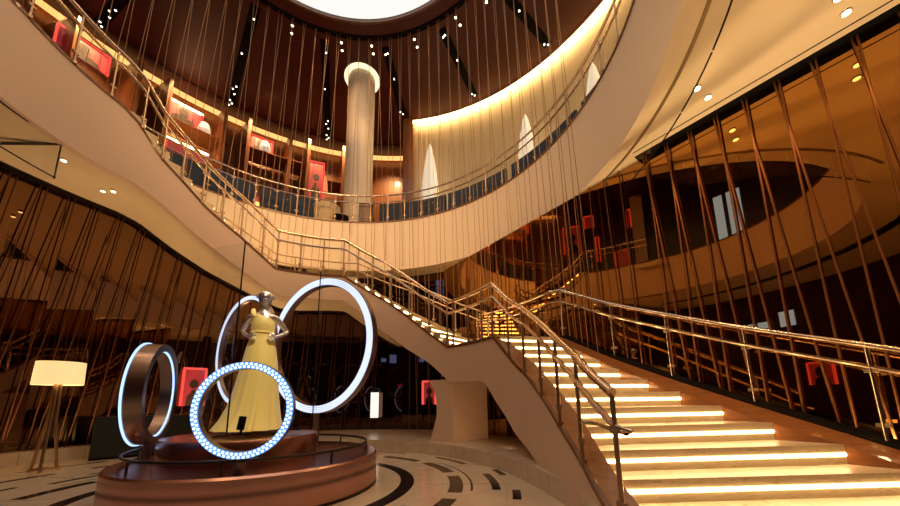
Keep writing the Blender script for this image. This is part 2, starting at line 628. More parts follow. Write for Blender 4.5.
# ------------------------------------------------------------------ railings
def railing(name, label, path, posts, h=.88, mid=.66, base=None, r=.024, pr=.017, glass=True, lean=None, metal='steel', pm='bronze', skip_post=()):
    """path: dense list of points along the curb; posts: indices of the path"""
    path = [Vector(p) for p in path]
    root = thing(name, label, 'railing', base or tuple(path[0]))
    up = Vector((0, 0, 1))
    MB().tube([p + up * h for p in path], r, 10).build('handrail', M[metal], root, smooth=True)
    MB().tube([p + up * mid for p in path], r * .72, 8).build('middle_rail', M[metal], root, smooth=True)
    pp = []
    for i in posts:
        p = path[i]
        t = (path[min(i + 1, len(path) - 1)] - path[max(i - 1, 0)])
        t.z = 0
        ang = math.atan2(t.y, t.x)
        o = MB().tube([p - up * .03, p + up * .02], pr * 2., 10).tube([p, p + up * (h - r * .6)], pr, 10).build('post', M[pm], root, smooth=True)
        for zc in (.17, mid - .03):
            MB().box(p + up * zc, (.085, .03, .035), ang).build('glass_clamp', M['clamp'], o)
        pp.append((i, p))
    if glass:
        for (i, p), (j, q) in zip(pp, pp[1:]):
            seg = path[i:j + 1]
            mb = MB()
            for a, b in zip(seg, seg[1:]):
                t = (b - a)
                t.z = 0
                n = Vector((-t.y, t.x, 0)).normalized() * .006
                mb.hexa([a - n + up * .06, a + n + up * .06, b + n + up * .06, b - n + up * .06, a - n + up * (mid + .03), a + n + up * (mid + .03), b + n + up * (mid + .03), b - n + up * (mid + .03)])
            mb.build('glass_panel', M['glass'], root)
    return root


def curb_path(tt, dr=.0, z=0.):
    return [pt(interp(CURB, t)[0] + dr, t, interp(CURB, t)[1] + z) for t in tt]


# inner railing of the stair
INP = [-30, -22, -14.5, -6, 3.5, 12, 19.6, 26, 33.5, 41.5, 44.5, 53.5, 63, 71.5, 80, 86.5, 92.8, 101, 110, 118.5, 124, 131.5, 138, 144.5, 151, 157, 163, 171, 180, 190, 200]
tt = sorted(set([t / 1. for t in range(-30, 206)] + INP))
RL = railing('stair_railing', 'bronze and glass railing along the inner edge of the winding staircase', curb_path(tt), [tt.index(x) for x in INP], base=pt(3.95, -30, .1), r=.034, metal='rail_gold')
# the end of the lower rail bends down and back to the next post
e0 = Vector(curb_path([-30])[0])
e1 = Vector(curb_path([-22])[0])
MB().tube([e0 + Vector((0, 0, .66)), e0 + Vector((.06, -.09, .63)), e0 + Vector((.045, -.06, .615)), e1 + Vector((.09, -.06, .315)), e1 + Vector((0, 0, .32))], .017, 10).build('return_rail', M['steel'], RL, smooth=True)
# outer railing, lower flight and landing
pth = [Vector(p) for p in oc]
land = [Vector(pt(4.56, t, ZL + .02)) for t in frange(22.5, 45, 9)]
full = [p + Vector((.05, .03, 0)) for p in pth] + land
pi = [1, 5 + 5, 5 * 3, 5 * 4, 5 * 5, 5 * 7, len(pth) + 4, len(full) - 1]
railing('stair_railing', 'polished steel railing with two rails beside the mirrored right wall', full, pi, base=tuple(full[0]), r=.026, mid=.68, metal='steel', pm='steel')
tt = [t / 2 for t in range(90, 335, 2)]
op = [pt(4.56, t, interp(CURB, t)[1]) for t in tt]
railing('stair_railing', 'far outer railing of the upper flights in front of the cream balcony front', op, list(range(4, len(op), 8)), base=op[0], r=.022, metal='bronze')

# ------------------------------------------------------------------ mirror walls
NA = 35.5
nx, ny = math.cos(math.radians(NA)), math.sin(math.radians(NA))
tx, ty = -ny, nx
DM = 4.665


def plane_pt(s, z, d=DM):
    return (CX + nx * d + tx * s, CY + ny * d + ty * s, z)


mb = MB()
S0, S1 = -7.5, 2.80
a, b = plane_pt(S0, .0), plane_pt(S1, 0)
c, dd = plane_pt(S1, 0, DM + .05), plane_pt(S0, 0, DM + .05)
mb.hexa([a, b, c, dd] + [(p[0], p[1], H0) for p in (a, b, c, dd)])
struct('wall_right', mb, M['mirror_right'])
fac = frange(66.5, 195, 19)
mbs = {0: MB(), 1: MB()}
for a, b in zip(fac, fac[1:]):
    mid_ = (a + b) / 2
    zt = max(H0, interp(OUT, mid_) + .02, interp(OUT, a) + .04, interp(OUT, b) + .04)
    A, B = pt(5.5, a, 0), pt(5.5, b, 0)
    C_, D_ = pt(5.56, b, 0), pt(5.56, a, 0)
    mbs[1 if mid_ < 122 else 0].hexa([(p[0], p[1], ZP - .1) for p in (A, B, C_, D_)] + [(p[0], p[1], zt) for p in (A, B, C_, D_)])
struct('wall_left', mbs[0], M['mirror_left'])
struct('wall_back', mbs[1], M['mirror_back'])
# deep red wall behind the viewer that both mirrors show
mb = MB()
ths = frange(194, 318, 62)
for a, b in zip(ths, ths[1:]):
    mb.quad(pt(7.1, a, 0), pt(7.1, b, 0), pt(7.1, b, 4.95), pt(7.1, a, 4.95))
struct('wall_front', mb, M['red_wood'])
# dark slots that hold the rods along the top of both mirrors
MB_ = MB()
a, b = plane_pt(-7.5, H0 - .005, DM - .14), plane_pt(-2.72, H0 - .005, DM - .14)
c, dd = plane_pt(-2.72, H0 - .005, DM + .02), plane_pt(-7.5, H0 - .005, DM + .02)
MB_.hexa([a, b, c, dd] + [(p[0], p[1], H0 + .03) for p in (a, b, c, dd)])
struct('trim_2', MB_, M['black'])
MB_ = MB()
a, b = plane_pt(-7.5, H0 - .004, DM - .25), plane_pt(-2.75, H0 - .004, DM - .25)
c, dd = plane_pt(-2.75, H0 - .004, DM - .238), plane_pt(-7.5, H0 - .004, DM - .238)
MB_.hexa([a, b, c, dd] + [(p[0], p[1], H0 + .03) for p in (a, b, c, dd)])
struct('trim_3', MB_, M['black'])
struct('trim_4', MB().sweep([t for t in thetas if t >= 82], lambda t: [(5.30, interp(OUT, t) - .035), (5.5, interp(OUT, t) - .035), (5.5, interp(OUT, t) + .01), (5.30, interp(OUT, t) + .005)]), M['dark_metal'])

# ------------------------------------------------------------------ balcony: fascia, underside, deck
RF = [(-70, 4.55), (-45, 4.72), (-20, 4.88), (0, 4.92), (150, 4.92)]
struct('balcony_fascia', MB().sweep(frange(-69, 144.5, 146), lambda t: [(interp(RF, t), H0), (5.02, H0), (5.02, H1), (interp(RF, t), H1)]), M['fascia'], True)
struct('trim_5', MB().sweep(frange(-69, 150, 146), lambda t: [(interp(RF, t) - .02, H1), (5.06, H1), (5.06, H1 + .035), (interp(RF, t) - .02, H1 + .035)]), M['trim_wood'], True)
struct('balcony_soffit', MB().annulus(frange(-75, 110, 92), 4.93, 9.5, H0 + .002, .1), M['soffit'])
struct('balcony_deck', MB().annulus(frange(-75, 285, 180), 5.02, 10.6, H1 - .08, .08), M['trim_wood'])
bt = frange(-40, 160, 200)
bp = [pt(4.98, t, H1 + .035) for t in bt]
railing('balcony_railing', 'curved bronze and glass railing around the upper balcony', bp, list(range(4, len(bp), 6)), base=pt(4.98, 60, H1 + .04), r=.024, pr=.016, mid=.66)
# frosted edge panes under the balcony, right side
for i, (t0, t1) in enumerate(((6, -2), (-2, -10), (-10, -18), (-18, -26), (-26, -34))):
    mb = MB().sweep(frange(t0 - .15, t1 + .15, 4), [(5.13, H0 - .46), (5.142, H0 - .46), (5.142, H0), (5.13, H0)])
    o = mb.build('smoke_screen_pane', M['glass_edge'], base=pt(5.13, (t0 + t1) / 2, H0))
    tag(o, 'clear glass smoke screen pane hanging below the balcony on the right', 'glass pane', 'hanging smoke screen panes')
    e = MB().sweep(frange(t0 - .15, t1 + .15, 4), [(5.129, H0 - .468), (5.143, H0 - .468), (5.143, H0 - .458), (5.129, H0 - .458)]).build('edge_strip', M['black'], o)
    e.location = (0, 0, 0)
    me = e.data
    for v in me.vertices:
        pass
struct('trim_6', MB().sweep(frange(12, -40, 30), [(5.115, H0 - .008), (5.155, H0 - .008), (5.155, H0 + .01), (5.115, H0 + .01)]), M['trim_bronze'])

sm = thing('smoke_screen_pane', 'clear glass screen corner hanging under the left stair at the picture edge', 'glass pane', pt(3.45, 185, 4.85))
MB().sweep(frange(178, 212, 14), lambda t: [(interp(CURB, t)[0] + .07, 4.27), (interp(CURB, t)[0] + .08, 4.27), (interp(CURB, t)[0] + .08, 4.88), (interp(CURB, t)[0] + .07, 4.88)]).build('pane', M['glass_edge'], sm)
MB().sweep(frange(178, 212, 14), lambda t: [(interp(CURB, t)[0] + .06, 4.825), (interp(CURB, t)[0] + .09, 4.825), (interp(CURB, t)[0] + .09, 4.85), (interp(CURB, t)[0] + .06, 4.85)]).build('channel', M['dark_metal'], sm)
MB().sweep(frange(178, 212, 14), lambda t: [(interp(CURB, t)[0] + .068, 4.262), (interp(CURB, t)[0] + .082, 4.262), (interp(CURB, t)[0] + .082, 4.274), (interp(CURB, t)[0] + .068, 4.274)]).build('lower_edge', M['black'], sm)
MB().sweep([177.85, 178.0], [(3.41, 4.27), (4.7, 4.27), (4.7, 4.95), (3.41, 4.88)]).build('pane', M['glass_edge'], sm)
MB().sweep([177.6, 178.2], [(3.41, 4.825), (4.7, 4.90), (4.7, 4.925), (3.41, 4.85)]).build('channel', M['dark_metal'], sm)
MB().sweep([177.85, 178.05], [(3.41, 4.26), (3.425, 4.26), (3.425, 4.86), (3.41, 4.86)]).build('corner_edge', M['black'], sm)
for i, (t0, t1, r0, z0, z1) in enumerate(((215.5, 217.5, 9.95, 8.6, 10.9), (218.5, 221.5, 9.95, 8.6, 10.9), (225, 231, 7.05, 3.5, 3.75), (233, 236.5, 7.05, 3.45, 4.0))):
    o = MB().sweep(frange(t0, t1, 4), [(r0, z0), (r0 + .03, z0), (r0 + .03, z1), (r0, z1)]).build('window_%d' % (i + 1), M['window_blue'])
    o['kind'] = 'structure'
    f_ = MB()
    f_.sweep(frange(t0 - .15, t1 + .15, 4), [(r0 - .03, z0 - .05), (r0 + .03, z0 - .05), (r0 + .03, z0), (r0 - .03, z0)])
    f_.sweep(frange(t0 - .15, t1 + .15, 4), [(r0 - .03, z1), (r0 + .03, z1), (r0 + .03, z1 + .05), (r0 - .03, z1 + .05)])
    f_.build('window_frame', M['dark_metal'], o)

# ------------------------------------------------------------------ upper hall: walls, ceiling
struct('ceiling', MB().annulus(frange(-100, 260, 180), 4.13, 11, HC, .1), M['ceiling_wood'])
# right wall of upholstered cream panels
mb = MB()
ths = frange(-75, 83.5, 318)
prof = []
for i, t in enumerate(ths):
    rr = 8.0 + (.012 if i % 3 == 0 else 0)
    prof.append(rr)
for i in range(len(ths) - 1):
    mb.quad(pt(prof[i], ths[i], H1), pt(prof[i + 1], ths[i + 1], H1), pt(prof[i + 1], ths[i + 1], HC + .6), pt(prof[i], ths[i], HC + .6))
struct('wall_balcony_right', mb, M['curtain'])
struct('trim_7', MB().annulus(frange(-75, 84, 120), 7.74, 7.80, HC - .02, .1), M['ceiling_wood'])
struct('trim_8', MB().sweep(frange(83, 86, 3), [(7.7, H1), (10.2, H1), (10.2, HC), (7.7, HC)]), M['alcove_wood'])
MB().annulus(frange(-75, 83, 120), 7.82, 7.97, HC - .012, .008)
cove = MB().annulus(frange(-75, 83, 120), 7.84, 7.96, HC - .02, .012).build('cove_light', M['led_cove'], base=pt(7.9, 40, HC - .02))
tag(cove, 'warm cove light strip along the top of the cream balcony wall', 'light strip')
# back wall of wood panels, left
for nm, t0, t1, mm in (('wall_balcony_back', 84, 176, 'alcove_wood'), ('wall_balcony_front', 176, 285, 'red_wood')):
    mb = MB()
    ths = frange(t0, t1, t1 - t0)
    for i in range(len(ths) - 1):
        mb.quad(pt(10, ths[i], H1), pt(10, ths[i + 1], H1), pt(10, ths[i + 1], HC), pt(10, ths[i], HC))
    struct(nm, mb, M[mm], True)
struct('trim_9', MB().annulus(frange(85, 215, 120), 9.1, 9.25, HC - .05, .06), M['ceiling_wood'])
cove = MB().sweep(frange(86, 170, 84), [(9.74, HC - .24), (9.80, HC - .24), (9.80, HC - .05), (9.74, HC - .05)]).build('cove_light', M['led_strip'], base=pt(9.8, 130, HC - .3))
tag(cove, 'glowing amber light band above the dark wood alcoves', 'light strip')
# wood fins that divide the alcoves
for t in (88, 100, 105.5, 114.5, 119, 128.5, 133.5, 144, 149, 158, 164, 174):
    A, B = Vector(pt(9.98, t, 0)), Vector(pt(8.75, t - 1.6, 0))
    tdir = (B - A).normalized()
    nrm = Vector((-tdir.y, tdir.x, 0)) * .06
    mb = MB().hexa([(p.x, p.y, H1) for p in (A - nrm, B - nrm, B + nrm, A + nrm)] + [(p.x, p.y, HC - .55) for p in (A - nrm, B - nrm, B + nrm, A + nrm)])
    struct('wall_fin', mb, M['alcove_wood'])

# skylight disc and dark track in the ceiling
o = MB().lathe((CX, CY, HC + .06), [(4.08, 0), (4.08, .02)], 96).build('ceiling_light', M['disc'], base=(CX, CY, HC + .06))
tag(o, 'huge glowing white round ceiling light at the top of the atrium', 'ceiling light')
struct('trim_10', MB().sweep(frange(-180, 180, 120), [(4.10, HC - .03), (4.17, HC - .03), (4.17, HC + .5), (4.10, HC + .5)]), M['trim_wood'], True)
struct('trim_11', MB().annulus(frange(-180, 180, 120), 4.50, 4.66, HC - .012, .03), M['black'])

# radial spotlight channels
SLOT = [(18, 5.0, 7.4), (40.5, 4.85, 7.47), (63, 4.85, 7.47), (85.8, 4.85, 7.47), (108.5, 4.85, 9.2), (131.2, 4.85, 9.2), (153.5, 4.85, 9.3)]
names = {18: 'at the right edge of the upper ceiling', 40.5: 'nearest the cream wall corner on the right', 63: 'second from the cream wall toward the column', 85.8: 'just right of the column head',
         108.5: 'just left of the column head', 131.2: 'above the round red picture alcove', 153.5: 'above the far left railing'}
names = {18: 'highest on the right, beside the cream wall', 40.5: 'right of the round ceiling light over the cream wall', 63: 'between the column and the cream wall corner', 85.8: 'immediately right of the glowing column head',
         108.5: 'immediately left of the glowing column head', 131.2: 'left of centre over the wood alcoves', 153.5: 'at the far left above the stair railing'}
for t, r0, r1 in SLOT:
    base = pt((r0 + r1) / 2, t, HC)
    root = thing('spotlight_channel', 'black radial spotlight channel ' + names[t], 'spotlight track', base)
    A, B = Vector(pt(r0, t, HC)), Vector(pt(r1, t, HC))
    d = (B - A).normalized()
    n = Vector((-d.y, d.x, 0)) * .13
    MB().hexa([(p.x, p.y, HC - .02) for p in (A - n, B - n, B + n, A + n)] + [(p.x, p.y, HC + .02) for p in (A - n, B - n, B + n, A + n)]).build('channel', M['black'], root)
    L = r1 - r0
    fr = (.06, .07, .4, .93, .97) if L < 3.5 else (.08, .4, .74, .78, .83, .92, .95, .98)
    for q, f_ in enumerate(fr):
        c = A + d * L * f_ + n * (.35 if q % 2 else -.25)
        s = MB().lathe((c.x, c.y, HC - .09), [(.035, 0), (.045, .08)], 12).build('spotlight', M['dark_metal'], root)
        MB().lathe((c.x, c.y, HC - .098), [(.026, 0), (.026, .006)], 12).build('bulb', M['led_spot'], s)
# paired ceiling downlights
for t in (29, 45.8, 56.7, 74, 91, 102.4, 119.6, 142):
    for r in (4.80, 5.05):
        c = pt(r, t, HC)
        o = MB().lathe((c[0], c[1], HC - .02), [(.055, 0), (.07, .03)], 16).build('downlight', M['dark_metal'], base=c)
        tag(o, 'small round downlight, one of a pair beside the dark ceiling ring', 'downlight', 'paired downlights around the ceiling ring')
        MB().lathe((c[0], c[1], HC - .027), [(.036, 0), (.036, .006)], 16).build('bulb', M['led_down'], o)
# downlights in the balcony underside and the stair underside
DL = [(5.45, -8.1, H0, 'r'), (5.66, -6.5, H0, 'r'), (6.30, -15.6, H0, 'r'), (6.48, -14.0, H0, 'r')]
for (r, t, z, q) in DL:
    c = pt(r, t, z)
    o = MB().lathe((c[0], c[1], z - .012), [(.04, 0), (.048, .02)], 16).build('downlight', M['steel'], base=c)
    tag(o, 'recessed downlight in the cream balcony underside on the right', 'downlight', 'balcony underside downlights')
    MB().lathe((c[0], c[1], z - .017), [(.034, 0), (.034, .004)], 16).build('bulb', M['led_down'], o)
for (r, t) in ((3.85, 172.5), (4.02, 161.2), (4.28, 161.6)):
    z = interp(BOT, t) + (interp(OUT, t) - interp(BOT, t)) * (r - 3.3) / 2.15
    c = pt(r, t, z)
    o = MB().lathe((c[0], c[1], z - .03), [(.04, 0), (.048, .05)], 16).build('downlight', M['steel'], base=c)
    tag(o, 'recessed downlight in the sloping underside of the left stair', 'downlight', 'stair underside downlights')
    MB().lathe((c[0], c[1], z - .036), [(.034, 0), (.034, .005)], 16).build('bulb', M['led_down'], o)

# ------------------------------------------------------------------ column
c = pt(6.0, 96.6, H1)
col = thing('column', 'tall cream fluted column with glowing round head on the balcony', 'column', c)
mb = MB()
n = 40
prof = []
for zz in (H1, HC - .02):
    for k in range(n):
        a = 2 * PI * k / n
        rr = .46 - (.006 if k % 2 else 0)
        mb.v.append((c[0] + rr * math.cos(a), c[1] + rr * math.sin(a), zz))
for k in range(n):
    k2 = (k + 1) % n
    mb.f.append((k, k2, n + k2, n + k))
mb.build('shaft', M['fascia'], col)
MB().lathe((c[0], c[1], HC - .10), [(.58, .06), (.62, .08), (.62, .10)], 40).build('capital', M['capital'], col)

# ------------------------------------------------------------------ hanging strings of the atrium
me = MB().tube([(0, 0, 0), (0, 0, 1)], .0065, 6).build('hanging_string', M['string'])
proto = me
strings = []
rnd = random.Random(3)
NS = 38
for i in range(NS):
    t = 14 + (164 - 14) * i / (NS - 1)
    for s in (0, 1):
        top = pt(4.58, t + (.5 if s else -.3) + rnd.uniform(-.4, .4), HC)
        bot = pt(4.80, t + (-2.2 if s else 1.2) + rnd.uniform(-1., 1.) + (2.4 if t > 100 else -.6), ZP)
        if t > 78:
            tb = max(80, t)
            bot = (bot[0], bot[1], max(interp(BOT, tb - 3), interp(BOT, tb + 4), interp(OUT, tb - 3), interp(OUT, tb + 4)) + .14)
        strings.append((top, bot))


def rod(proto, i, top, bot, label, cat, group, rad=1.):
    o = proto if i == 0 else proto.copy()
    if i:
        COL.objects.link(o)
    v = Vector(top) - Vector(bot)
    o.rotation_mode = 'QUATERNION'
    o.rotation_quaternion = Vector((0, 0, 1)).rotation_difference(v.normalized())
    o.scale = (rad, rad, v.length)
    o.location = bot
    tag(o, label, cat, group)
    return o


for i, (a, b) in enumerate(strings):
    rod(proto, i, a, b, 'thin gold string hanging from the ceiling ring in front of the balcony', 'string', 'gold strings hanging through the atrium')

# rods in front of the mirrors
proto = MB().tube([(0, 0, 0), (0, 0, 1)], .0100, 8).build('copper_rod', M['rod'])
k = 0
for i in range(11):
    s = -2.83 - i * .302
    for q, (ds, o_) in enumerate(((-.02, .03), (.02, .27))):
        top = plane_pt(s + ds, H0, DM - .05)
        bot = plane_pt(s - o_ + rnd.uniform(-.03, .03), .25, DM - .06)
        rod(proto, k, top, bot, 'slanting copper rod in front of the mirrored right wall', 'rod', 'copper rods before the right mirror')
        k += 1
proto = MB().tube([(0, 0, 0), (0, 0, 1)], .010, 8).build('copper_rod', M['rod_shaded'])
k = 0
for i in range(26):
    t = 88 + i * 4.05
    for q, (dt, bt_) in enumerate(((-.4, 3.2), (.5, 6.2))):
        zt = interp(OUT, t + dt) - .02
        top = pt(5.40, t + dt, zt)
        sl = .4 + .6 * min(1, max(0, (t - 95) / 40))
        bot = pt(5.40, t + (bt_ + rnd.uniform(-.5, .5)) * sl * (zt - ZP) / 4.5, ZP)
        rod(proto, k, top, bot, 'slanting copper rod in front of the mirrored left wall', 'rod', 'copper rods before the left mirror')
        k += 1
proto = MB().tube([(0, 0, 0), (0, 0, 1)], .010, 8).build('copper_rod', M['rod_shaded'])
k = 0
for i in range(17):
    s = 1.9 - i * .27
    rod(proto, k, plane_pt(s, H0 - .02, DM - .05), plane_pt(s - .05 - .10 * (i % 2), ZP, DM - .06), 'thin copper rod behind the landing in front of the right mirror', 'rod', 'copper rods behind the landing')
    k += 1

# ------------------------------------------------------------------ balcony furniture
def sofa(t0, t1, label, r=5.5):
    root = thing('curved_sofa', label, 'sofa', pt(r + .2, (t0 + t1) / 2, H1), 'curved navy sofas on the balcony')
    n = max(4, int(t1 - t0) // 2)
    MB().sweep(frange(t0, t1, n), [(r, H1 + .05), (r + .14, H1 + .05), (r + .12, H1 + .96), (r + .07, H1 + 1.02), (r + .02, H1 + .99)]).build('backrest', M['navy'], root, smooth=True)
    MB().sweep(frange(t0 + .5, t1 - .5, n), [(r + .14, H1 + .08), (r + .75, H1 + .08), (r + .76, H1 + .38), (r + .70, H1 + .42), (r + .14, H1 + .42)]).build('seat', M['navy'], root, smooth=True)


for a, b, l in ((66, 88.5, 'long curved navy sofa just right of the balcony column'), (45, 65, 'curved navy sofa in front of the tallest white cone lamp'), (22, 43, 'curved navy sofa in front of the middle white cone lamp'),
                (-4, 20, 'curved navy sofa highest on the right of the balcony'), (108, 124, 'curved navy sofa just left of the balcony column'), (126, 148, 'curved navy sofa nearest the left stair flight')):
    sofa(a, b, l)


def tub_chair(r, t, label):
    c = pt(r, t, H1)
    root = thing('tub_chair', label, 'chair', c, 'cream tub chairs on the balcony')
    mb = MB()
    ang0 = math.radians(t)
    n = 12
    for k in range(n):
        a, b = ang0 + PI * (.5 - 1.) * 1.1 + k * PI * 1.1 / n + PI, ang0 + PI * (.5 - 1.) * 1.1 + (k + 1) * PI * 1.1 / n + PI
        P = []
        for z, r0, r1 in ((.12, .30, .36), (.78, .33, .40)):
            P += [(c[0] + r0 * math.cos(a), c[1] + r0 * math.sin(a), H1 + z), (c[0] + r1 * math.cos(a), c[1] + r1 * math.sin(a), H1 + z),
                  (c[0] + r1 * math.cos(b), c[1] + r1 * math.sin(b), H1 + z), (c[0] + r0 * math.cos(b), c[1] + r0 * math.sin(b), H1 + z)]
        mb.hexa(P)
    mb.build('backrest', M['cream_fabric'], root)
    MB().lathe((c[0], c[1], H1 + .10), [(.30, 0), (.32, .06), (.32, .28), (.28, .33)], 20).build('seat', M['cream_fabric'], root, smooth=True)
    for q in range(4):
        a = ang0 + PI / 4 + q * PI / 2
        x, y = c[0] + .22 * math.cos(a), c[1] + .22 * math.sin(a)
        MB().tube([(x, y, H1), (x, y, H1 + .13)], .015, 6).build('leg', M['dark_metal'], root)


tub_chair(5.55, 105.3, 'cream tub chair between the column and the left navy sofa')
tub_chair(6.75, 70, 'cream tub chair behind the sofa right of the column')
tub_chair(6.75, 55, 'cream tub chair behind the sofa below the tallest cone lamp')
tub_chair(6.75, 30, 'cream tub chair behind the sofa beside the middle cone lamp')


def side_table(r, t, label, rad=.3, h=.5):
    c = pt(r, t, H1)
    root = thing('side_table', label, 'table', c, 'round dark tables on the balcony')
    MB().lathe((c[0], c[1], H1 + h - .03), [(rad, 0), (rad, .03)], 24).build('tabletop', M['dark_metal'], root)
    MB().tube([(c[0], c[1], H1), (c[0], c[1], H1 + h - .02)], .03, 10).build('stem', M['dark_metal'], root)
    MB().lathe((c[0], c[1], H1), [(.18, 0), (.17, .02)], 20).build('base', M['dark_metal'], root)


side_table(5.28, 100.5, 'dark round table at the foot of the balcony column',   .24, .36)
side_table(6.6, 80, 'dark round table behind the sofa right of the column')

# dark armchair by the column
c = pt(5.30, 92, H1)
root = thing('armchair', 'small dark armchair at the right foot of the balcony column', 'chair', c)
MB().box((c[0], c[1], H1 + .27), (.42, .42, .22), math.radians(92)).build('seat', M['dark_metal'], root)
MB().box((c[0] - .18 * math.cos(math.radians(92)), c[1] - .18 * math.sin(math.radians(92)), H1 + .5), (.08, .42, .5), math.radians(92)).build('backrest', M['dark_metal'], root)
for sx in (-.16, .16):
    for sy in (-.16, .16):
        MB().box((c[0] + sx, c[1] + sy, H1 + .09), (.04, .04, .18)).build('leg', M['dark_metal'], root)


def cone_lamp(r, t, z1, rad, label):
    c = pt(r, t, H1)
    root = thing('cone_lamp', label, 'lamp', c, 'white cone lamps along the cream wall')
    h = z1 - H1
    prof = [(rad, 0), (rad * .98, h * .2), (rad * .88, h * .45), (rad * .7, h * .65), (rad * .47, h * .82), (rad * .22, h * .95), (.02, h)]
    MB().lathe((c[0], c[1], H1 + .02), prof, 28).build('shade', M['white_cone'], root, smooth=True)
    MB().lathe((c[0], c[1], H1), [(rad * 1.02, 0), (rad * 1.02, .05)], 28).build('base', M['dark_metal'], root)


cone_lamp(7.5, 77.3, 10.85, .42, 'white cone lamp nearest the column, at the corner of the cream wall')
cone_lamp(7.5, 48.4, 10.5, .42, 'white cone lamp in the middle of the cream wall')
cone_lamp(7.5, 30.2, 10.4, .42, 'white cone lamp highest on the right of the cream wall')


def picture(r, t0, t1, z0, z1, label, figure=True, warm=None):
    A, B = Vector(pt(r, t0, 0)), Vector(pt(r, t1, 0))
    d = (B - A)
    w = d.length
    d.normalize()
    n = Vector((-d.y, d.x, 0))
    ce = Vector((CX, CY, 0)) - A
    if n.dot(ce) < 0:
        n = -n
    mid_ = (A + B) / 2
    root = thing('lit_picture', label, 'picture', (mid_.x, mid_.y, z0))

    def slab(name, u0, u1, v0, v1, off, th, m):
        P = [A + d * u0 + n * off, A + d * u1 + n * off, A + d * u1 + n * (off + th), A + d * u0 + n * (off + th)]
        return MB().hexa([(p.x, p.y, v0) for p in P] + [(p.x, p.y, v1) for p in P]).build(name, m, root)
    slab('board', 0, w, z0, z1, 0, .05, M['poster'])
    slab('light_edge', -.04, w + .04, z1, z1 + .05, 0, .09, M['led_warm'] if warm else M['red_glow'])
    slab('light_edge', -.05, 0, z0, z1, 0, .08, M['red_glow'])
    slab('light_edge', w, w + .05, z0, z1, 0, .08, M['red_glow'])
    if figure:
        h = z1 - z0
        cpt = A + d * w * .5 + n * .055
        mb = MB()
        pts = []
        N = 18
        for kx in range(N):
            a = 2 * PI * kx / N
            rr = min(w, h) * .24
            pts.append((math.cos(a) * rr, math.sin(a) * rr * 1.15 + h * .60))
        sh = [(-w * .34, 0), (w * .34, 0), (w * .30, h * .26), (w * .12, h * .36), (w * .1, h * .44), (-w * .1, h * .44), (-w * .12, h * .36), (-w * .30, h * .26)]
        for poly in (pts, sh):
            k0 = len(mb.v)
            for (u, v_) in poly:
                p_ = cpt + d * u
                mb.v.append((p_.x, p_.y, z0 + v_))
            for (u, v_) in poly:
                p_ = cpt + d * u + n * .006
                mb.v.append((p_.x, p_.y, z0 + v_))
            m_ = len(poly)
            mb.f.append(tuple(range(k0, k0 + m_)))
            mb.f.append(tuple(reversed(range(k0 + m_, k0 + 2 * m_))))
            for q in range(m_):
                mb.f.append((k0 + q, k0 + (q + 1) % m_, k0 + m_ + (q + 1) % m_, k0 + m_ + q))
        mb.build('printed_figure', M['figure'], root)
    return root


picture(9.2, 142.5, 136.2, 10.72, 11.35, 'wide red backlit picture at the upper left above the stair railing', True, True)
picture(9.2, 126.6, 121.6, 10.9, 11.45, 'square red backlit picture with a dark portrait between two wood fins', True)
picture(9.2, 112.6, 109.2, 9.4, 11.1, 'narrow tall red picture of a standing figure left of the column', True)
picture(9.0, 141.5, 134.5, 9.35, 9.75, 'low red glowing panel behind the left stair railing', False, True)
picture(9.3, 89.5, 85, 8.75, 9.05, 'low red glowing panel just right of the column', False)
for (t0, t1, z0, z1, l) in ((177.3, 171.9, 9.7, 11.4, 'large red framed picture deep behind the left railing, shown in the right mirror'), (182, 179.3, 11.2, 11.95, 'small square red picture above the large framed one in the mirror'),
                            (183.2, 182.4, 9.0, 10.5, 'thin upright red light panel beside the large mirrored picture'), (192, 188, 8.2, 9.4, 'bright low red picture nearest the mirrored stair top'), (193.6, 192.8, 10.7, 11.8, 'slim red picture beside the mirrored cream pier')):
    picture(9.8, t0, t1, z0, z1, l, t0 < 178)
struct('wall_pier', MB().sweep(frange(194, 197.5, 4), [(9.5, H1), (9.95, H1), (9.95, HC), (9.5, HC)]), M['paint'])
picture(9.2, 158, 151.5, 10.9, 11.5, 'red backlit picture farthest left behind the stair railing', True)


picture(5.38, 137.2, 133.2, .95, 1.80, 'poster reflection built as a red lit board on the left mirror wall behind the round ring lights', True)  # glowing board takes the place of a mirror reflection
picture(5.36, 72.5, 69.0, .9, 1.5, 'small poster reflection built as a red lit board on the back wall left of the support pillar', True)  # another mirror reflection, modelled as a glowing board
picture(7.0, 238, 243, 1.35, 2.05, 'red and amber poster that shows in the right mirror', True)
o = MB().sweep(frange(86.8, 89.2, 3), [(5.32, .55), (5.34, .55), (5.34, 1.25), (5.32, 1.25)]).build('reflection_panel', M['led_reflection'], base=pt(5.33, 88, .55))  # glowing slab added in place of a lit doorway's reflection
tag(o, 'narrow doorway reflection built as a white lit panel on the back wall between the largest ring and the pillar', 'lit panel')

def shelf(r, t0, t1, z, label):
    o = MB().sweep(frange(t0, t1, 6), [(r, z), (r + .9, z - .02), (r + .9, z + .05), (r, z + .04)]).build('wall_shelf', M['alcove_wood'], base=pt(r + .4, (t0 + t1) / 2, z))
    tag(o, label, 'shelf')


shelf(8.9, 131, 144, 10.55, 'long wood shelf under the wide red picture')
shelf(8.9, 114.5, 128, 10.75, 'wood shelf under the square portrait picture')
shelf(8.9, 100, 108, 10.2, 'short wood shelf left of the column')


